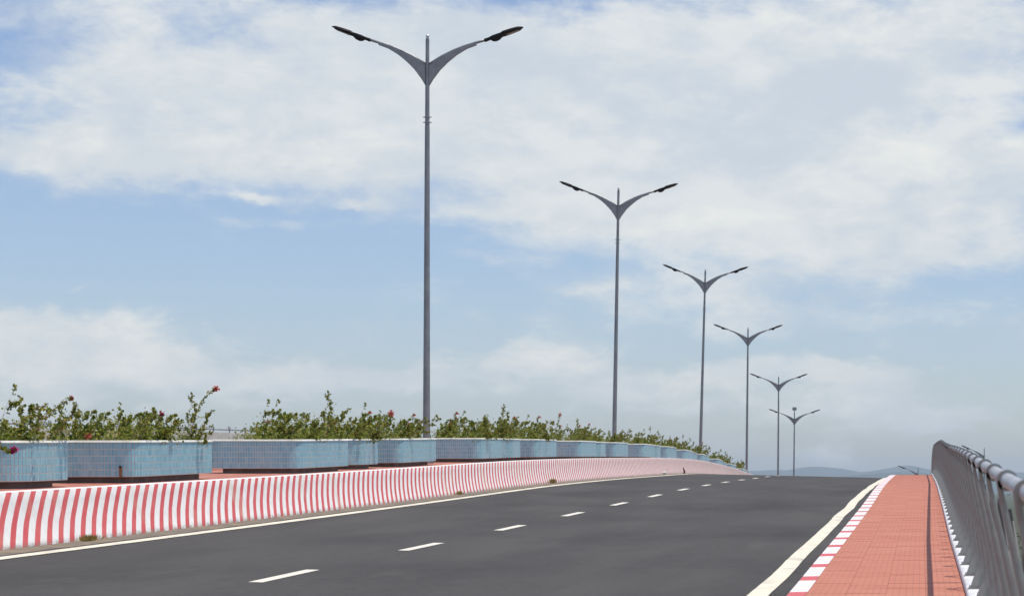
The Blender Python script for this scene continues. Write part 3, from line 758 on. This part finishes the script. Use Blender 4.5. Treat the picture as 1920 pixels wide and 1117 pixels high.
# ------------------------------------------------------------------ lamp posts (origin at the foot on the median)
HT = 11.45
def lamp():
    t = thing('street_lamp', '', 'street lamp')
    b = MB(); zs = [0,.6,3,6,8.9,9.0]; b.tube([(0,0,z) for z in zs], [.105,.098,.088,.076,.066,.065], 14)
    b.tube([(0,0,9.0),(0,0,11.36)], [.062,.050], 14)
    obj('pole', smooth_angle(b.mesh('pole', M_galv)), t)
    b = MB(); b.tube([(0,0,-.02),(0,0,.03)], .19, 14)
    for k in range(4): b.box(-.005 if k%2 else (-.18 if k==0 else .1), .005 if k%2 else (-.1 if k==0 else .18), -.005 if not k%2 else (-.18 if k==1 else .1), .005 if not k%2 else (-.1 if k==1 else .18), .03, .3)
    obj('base_flange', fix(b.mesh('base_flange', M_galv)), t)
    b = MB(); pr = [(0,.0),(.02,.0),(.02,.03),(.04,.045),(.048,.075),(.038,.105),(.015,.12),(0,.122)]
    for a_ in range(12):
        for x, z in pr[1:-1]: b.v.append((x*math.cos(a_*PI/6), x*math.sin(a_*PI/6), z))
    n_ = len(pr)-2
    for a_ in range(12):
        for j in range(n_-1): b.f.append((a_*n_+j, ((a_+1)%12)*n_+j, ((a_+1)%12)*n_+j+1, a_*n_+j+1)); b.m.append(0)
    b.f.append(tuple(a_*n_+n_-1 for a_ in range(12))); b.m.append(0)
    obj('finial', b.mesh('finial', M_chrome, True), t, (0,0,11.345))
    for z in (9.12, 9.26):
        b = MB(); b.tube([(0,0,z-.012),(0,0,z+.012)], .078, 12); b.box(-.12,.12,-.006,.006,z-.01,z+.01); obj('clamp', fix(b.mesh('clamp', M_galv)), t)
    zt = HT
    top = [(.05,.79),(.40,.565),(.70,.415),(1.0,.295),(1.32,.19)]; bot = [(.05,1.345),(.155,1.17),(.34,.925),(.55,.715),(.79,.52),(1.06,.355),(1.32,.26)]
    for s in (-1, 1):
        b = MB()
        poly = [(s*x, zt-z) for x, z in top]+[(s*x, zt-z) for x, z in bot[::-1]]
        b.prism(poly, -.045, .045)
        arm = obj('arm', fix(b.mesh('arm', M_arm)), t)
        b = MB(); b.tube([(s*x, 0, zt-z) for x, z in [(.03,.80)]+top[1:]+[(1.62,.105)]], [.048,.046,.044,.042,.038,.034], 10)
        obj('arm_tube', b.mesh('arm_tube', M_galv, True), arm)
        # luminaire: paddle shape, flat below, driver bulge at the root
        ang = math.radians(19); ca, sa = math.cos(ang), math.sin(ang)
        def T(x, y, z): return (s*(1.60+x*ca-z*sa), y, zt-.115+x*sa+z*ca)
        secs = [(-.06,.045,.045,-.045),(.08,.045,.045,-.04),(.10,.085,.04,-.04),(.14,.12,.045,-.085),(.22,.135,.05,-.115),(.32,.14,.05,-.105),(.42,.142,.045,-.05),(.50,.18,.066,-.050),(.75,.175,.060,-.046),(.92,.15,.050,-.038),(1.0,.085,.024,-.010),(1.04,.03,.012,-.004)]
        b = MB(); m_ = 10
        for x, hw, zu, zl in secs:
            for k in range(m_):
                a_ = 2*PI*k/m_; cy = math.cos(a_); sy = math.sin(a_)
                yy = hw*math.copysign(abs(cy)**.6, cy); z = (zu if sy > 0 else -zl)*math.copysign(abs(sy)**.6, sy)
                b.v.append(T(x, yy, z))
        for i in range(len(secs)-1):
            for k in range(m_): b.f.append((i*m_+k, i*m_+(k+1)%m_, (i+1)*m_+(k+1)%m_, (i+1)*m_+k)); b.m.append(0)
        b.f.append(tuple(range(m_))); b.f.append(tuple((len(secs)-1)*m_+k for k in range(m_))); b.m += [0,0]
        lu = obj('luminaire', smooth_angle(fix(b.mesh('luminaire', M_black)), 50), t)
        b = MB(); c = [T(.56,-.10,-.056),T(.90,-.085,-.045),T(.90,.085,-.045),T(.56,.10,-.056)]; d = [T(.52,-.095,-.01),T(.92,-.085,-.008),T(.92,.085,-.008),T(.52,.095,-.01)]
        b.add(c+d, [(0,1,2,3),(0,4,5,1),(1,5,6,2),(2,6,7,3),(3,7,4,0)]); obj('lens', fix(b.mesh('lens', M_lens)), lu)
    return t
def dup(root):
    r = root.copy(); COL.objects.link(r)
    for ch in list(root.children):
        c = ch.copy(); COL.objects.link(c); c.parent = r
        for g_ in ch.children: d = g_.copy(); COL.objects.link(d); d.parent = c
    return r
LX = -13.6
# (pole x at foot in px, px height of the tip, lean to the right, label)
LAMPS = [(57.6, 66, .0025, 'tallest and nearest double armed street lamp, between the fourth and fifth long planters'),
         (92.8, 352, .017, 'second double armed street lamp from the left, its pole rising out of the bushes'),
         (128.5, 505, .028, 'third double armed street lamp from the left, leaning slightly right'),
         (158.4, 614, .010, 'fourth double armed street lamp, standing just left of where the planters end'),
         (190.2, 705, .006, 'fifth double armed street lamp, tip bare, pole vanishing behind the road crest'),
         (213.5, 771, .010, 'sixth double armed street lamp, the one carrying a round floodlight head')]
l0 = lamp(); lamps = []
for i, (Y, ty, ln_, lab) in enumerate(LAMPS):
    l = l0 if i == 0 else dup(l0)
    base = median(Y); topz = ZC+(920-ty)/4000*Y
    l.location = (LX-ln_*(topz-base)+bend(Y), Y, base); l.rotation_euler = (0, math.atan(ln_), 0); l.scale = (1,1,(topz-base)/(HT+.01))
    l['label'] = lab; l['group'] = 'double armed street lamps'; lamps.append(l)
    print('lamp', i, 'zscale', round(l.scale.z, 3))
for (px, ty, Y, lab) in ((1721.5, 876, 270, 'street lamp barely clearing the end of the red walkway against the hills'), (1845.5, 839, 240, 'street lamp whose left arm shows just above the railing on the right')):
    l = dup(l0); topz = ZC+(920-ty)/4000*Y
    for ch in list(l.children):
        if ch.name.split('.')[0] in ('arm','luminaire') and max(v.co.x for v in ch.data.vertices) > 1:
            for g_ in list(ch.children): bpy.data.objects.remove(g_)
            bpy.data.objects.remove(ch)
    l.location = ((px-1746)/4000*Y, Y, 0); l.scale = (1,1,topz/(HT+.01)); l['label'] = 'distant single armed '+lab; l['group'] = 'single armed street lamps beyond the crest'; l.rotation_euler = (0,0,0)
# floodlight head on the sixth lamp
Y = 213.5; fl_ = thing('floodlight_head', 'small round floodlight cluster on the tip of the sixth lamp post', 'floodlight', (LX+bend(Y), Y, ZC+(920-771)/4000*Y-.02))
b = MB(); b.tube([(0,0,0),(0,0,.13)], .05, 8); b.tube([(0,0,.13),(0,0,.17)], .22, 12); b.tube([(0,0,.40),(0,0,.44)], .22, 12); obj('frame', fix(b.mesh('frame', M_galv)), fl_)
lm = MB(); lm.box(-.06,.06,-.035,.035,-.09,.09); lme = lm.mesh('lamp_module', M_galv)
for k in range(6):
    a_ = k*PI/3; obj('lamp_module', lme, fl_, (.17*math.cos(a_), .17*math.sin(a_), .285), (0,0,a_+PI/2))

# ------------------------------------------------------------------ small things along the wall
def weed(px, y, n, sz, label, seed):
    r = random.Random(seed); t = thing('weed', label, 'weed', (LB+.06, y, road(LB,y)+.005)); b = MB()
    for _ in range(n):
        x, yy = abs(r.gauss(0,.04)), r.gauss(0,.5*sz); h = r.uniform(.02,.06)*sz*8; a = r.uniform(0,PI)
        leafquad(b, Vector((x,yy,0)), Vector((r.gauss(.1,.4), r.gauss(0,.5), .8)), Vector((math.cos(a),math.sin(a),.1)), h, .008)
    o = obj('leaves', b.mesh('leaves', M_weed), t); o['kind'] = 'stuff'
weed(0, 28.5, 260, .22, 'dry yellow green weed tuft at the foot of the striped wall, low on the left', 1)
weed(0, 63.5, 300, .34, 'brown dry weed clump at the foot of the striped wall near the second lamp post', 2)
weed(0, 51.0, 160, .22, 'faint dry weeds at the foot of the striped wall under the tallest lamp post', 3)
b = MB()
r_ = random.Random(3)
for i in range(7):
    for k in range(10):
        a_ = 2*PI*k/10; f = math.sin((i+.6)/7.2*PI); rr = .13*f*(1+.25*r_.uniform(-1,1)); b.v.append((rr*math.cos(a_), rr*1.4*math.sin(a_), .02+.2*i/6))
for i in range(6):
    for k in range(10): b.f.append((i*10+k, i*10+(k+1)%10, (i+1)*10+(k+1)%10, (i+1)*10+k)); b.m.append(0)
b.f.append(tuple(60+k for k in range(10))); b.f.append(tuple(range(10))); b.m += [0,0]
Y = 89.5; obj('plastic_bag', fix(b.mesh('plastic_bag', M_bag, True)), None, (-11.2, Y, road(-11.2,Y)+.0), label='crumpled white plastic bag lying by the far foot of the striped wall', cat='plastic bag').scale = (.62,.62,.62)
b = MB(); b.tube([(0,0,0),(.02,0,.14),(-.03,0,.26),(-.07,0,.36)], [.05,.06,.045,.02], 7)
Y = 97.5; obj('rag', fix(b.mesh('rag', M_rag, True)), None, (LB+.07, Y, road(LB,Y)), label='dark red and black rag slumped against the striped wall near the crest', cat='rag').scale = (.75,.75,.8)

# ------------------------------------------------------------------ trees beyond the railing
def tree(loc, H, seed, label, cr_r=1.9, n=2600):
    r = random.Random(seed); t = thing('tree', label, 'tree', loc, 'trees below the bridge on the right')
    b = MB(); tips = []
    tp = [(0,0,0),(.1,.05,H*.3),(-.05,.1,H*.55),(.05,0,H*.8)]
    b.tube(tp, [.2,.16,.11,.05], 8)
    for k in range(16):
        z = H*r.uniform(.45,.8); a_ = r.uniform(0,2*PI); l = cr_r*r.uniform(.6,1)
        e = Vector((l*math.cos(a_), l*math.sin(a_), z+r.uniform(.3,1.0)*H*.14)); s0 = Vector((0,0,z)); m_ = (s0+e)/2+Vector((0,0,-.1))
        b.tube([s0,m_,e], [.05,.03,.012], 5, False); tips += [e, m_, (e+m_)/2]
    tips += [Vector((0,0,H*.85)), Vector((.2,.3,H*.92)), Vector((-.4,-.1,H*.9))]
    obj('trunk', fix(b.mesh('trunk', M_bark)), t)
    lf = MB()
    for _ in range(n):
        c = r.choice(tips); g_ = Vector((r.gauss(0,1), r.gauss(0,1), r.gauss(0,.8)))
        p = c+g_*.28; d = Vector((r.gauss(0,1), r.gauss(0,1), r.gauss(-.2,.7)))
        leafquad(lf, p, d, Vector((r.random(), r.random(), 1)), r.uniform(.09,.17), .03)
    o = obj('crown', lf.mesh('crown', M_treeleaf), t); o['kind'] = 'stuff'
tree((4.95, 88, 0), 10.15, 4, 'dark leafy treetop peeking over the railing at the right edge', 1.5)
tree((8.5, 96, 0), 9.6, 6, 'tree just outside the right edge behind the railing', 2.2)

# ------------------------------------------------------------------ hills
def hills(name, Y, tab, base, depth, seed, m):
    xs_ = [-7600+ 60*i for i in range(220)]; b = MB(); nrow = 9
    for j in range(nrow):
        f = j/(nrow-1)
        for x in xs_:
            px = 1746+4000*x/Y; h = lerp(tab, px)
            k = math.sin(f*PI)**.9 if j else 0
            z = (ZC+(920-h)/4000*Y)*k*(1+.05*mn.noise(Vector((x*.0025, seed, 0)))+.03*mn.noise(Vector((x*.009, seed+3, 0))))
            z += k*6*mn.noise(Vector((x*.004, j*.9, seed)))
            b.v.append((x, Y+depth*(f-.5), z-.5 if j in (0, nrow-1) else z))
    n = len(xs_)
    for j in range(nrow-1):
        for i in range(n-1): b.f.append((j*n+i, j*n+i+1, (j+1)*n+i+1, (j+1)*n+i)); b.m.append(0)
    return obj(name, b.mesh(name, m, True), kind='structure')
M_hill = mat('forested_hill', (.03,.055,.05), (.05,.08,.07), .004, 1, spec=.1)
hills('hills', 14000, [(-500,900),(900,893),(1300,884),(1443,881),(1480,880),(1500,877),(1535,874),(1560,877),(1585,879),(1615,884),(1640,881),(1665,878),(1694,873),(1720,875),(1745,881),(1800,880),(1900,886),(2600,900)], 0, 2600, 2, M_hill)
hills('near_hills', 10500, [(-500,912),(1300,906),(1480,900),(1560,896),(1600,890),(1650,887),(1700,884),(1760,888),(1850,892),(2600,906)], 0, 1500, 5, M_hill)

# ------------------------------------------------------------------ air
hzm = bpy.data.materials.new('haze'); hzm.use_nodes = True; ht = hzm.node_tree; ht.nodes.clear()
pv = ht.nodes.new('ShaderNodeVolumePrincipled'); pv.inputs['Density'].default_value = .9e-4; pv.inputs['Color'].default_value = (.76,.89,1.0,1)
ho = ht.nodes.new('ShaderNodeOutputMaterial'); ht.links.new(pv.outputs[0], ho.inputs['Volume'])
b = MB(); b.box(-12000,12000,-3000,19000,-1.0,260)
obj('haze', b.mesh('haze', hzm), kind='stuff')
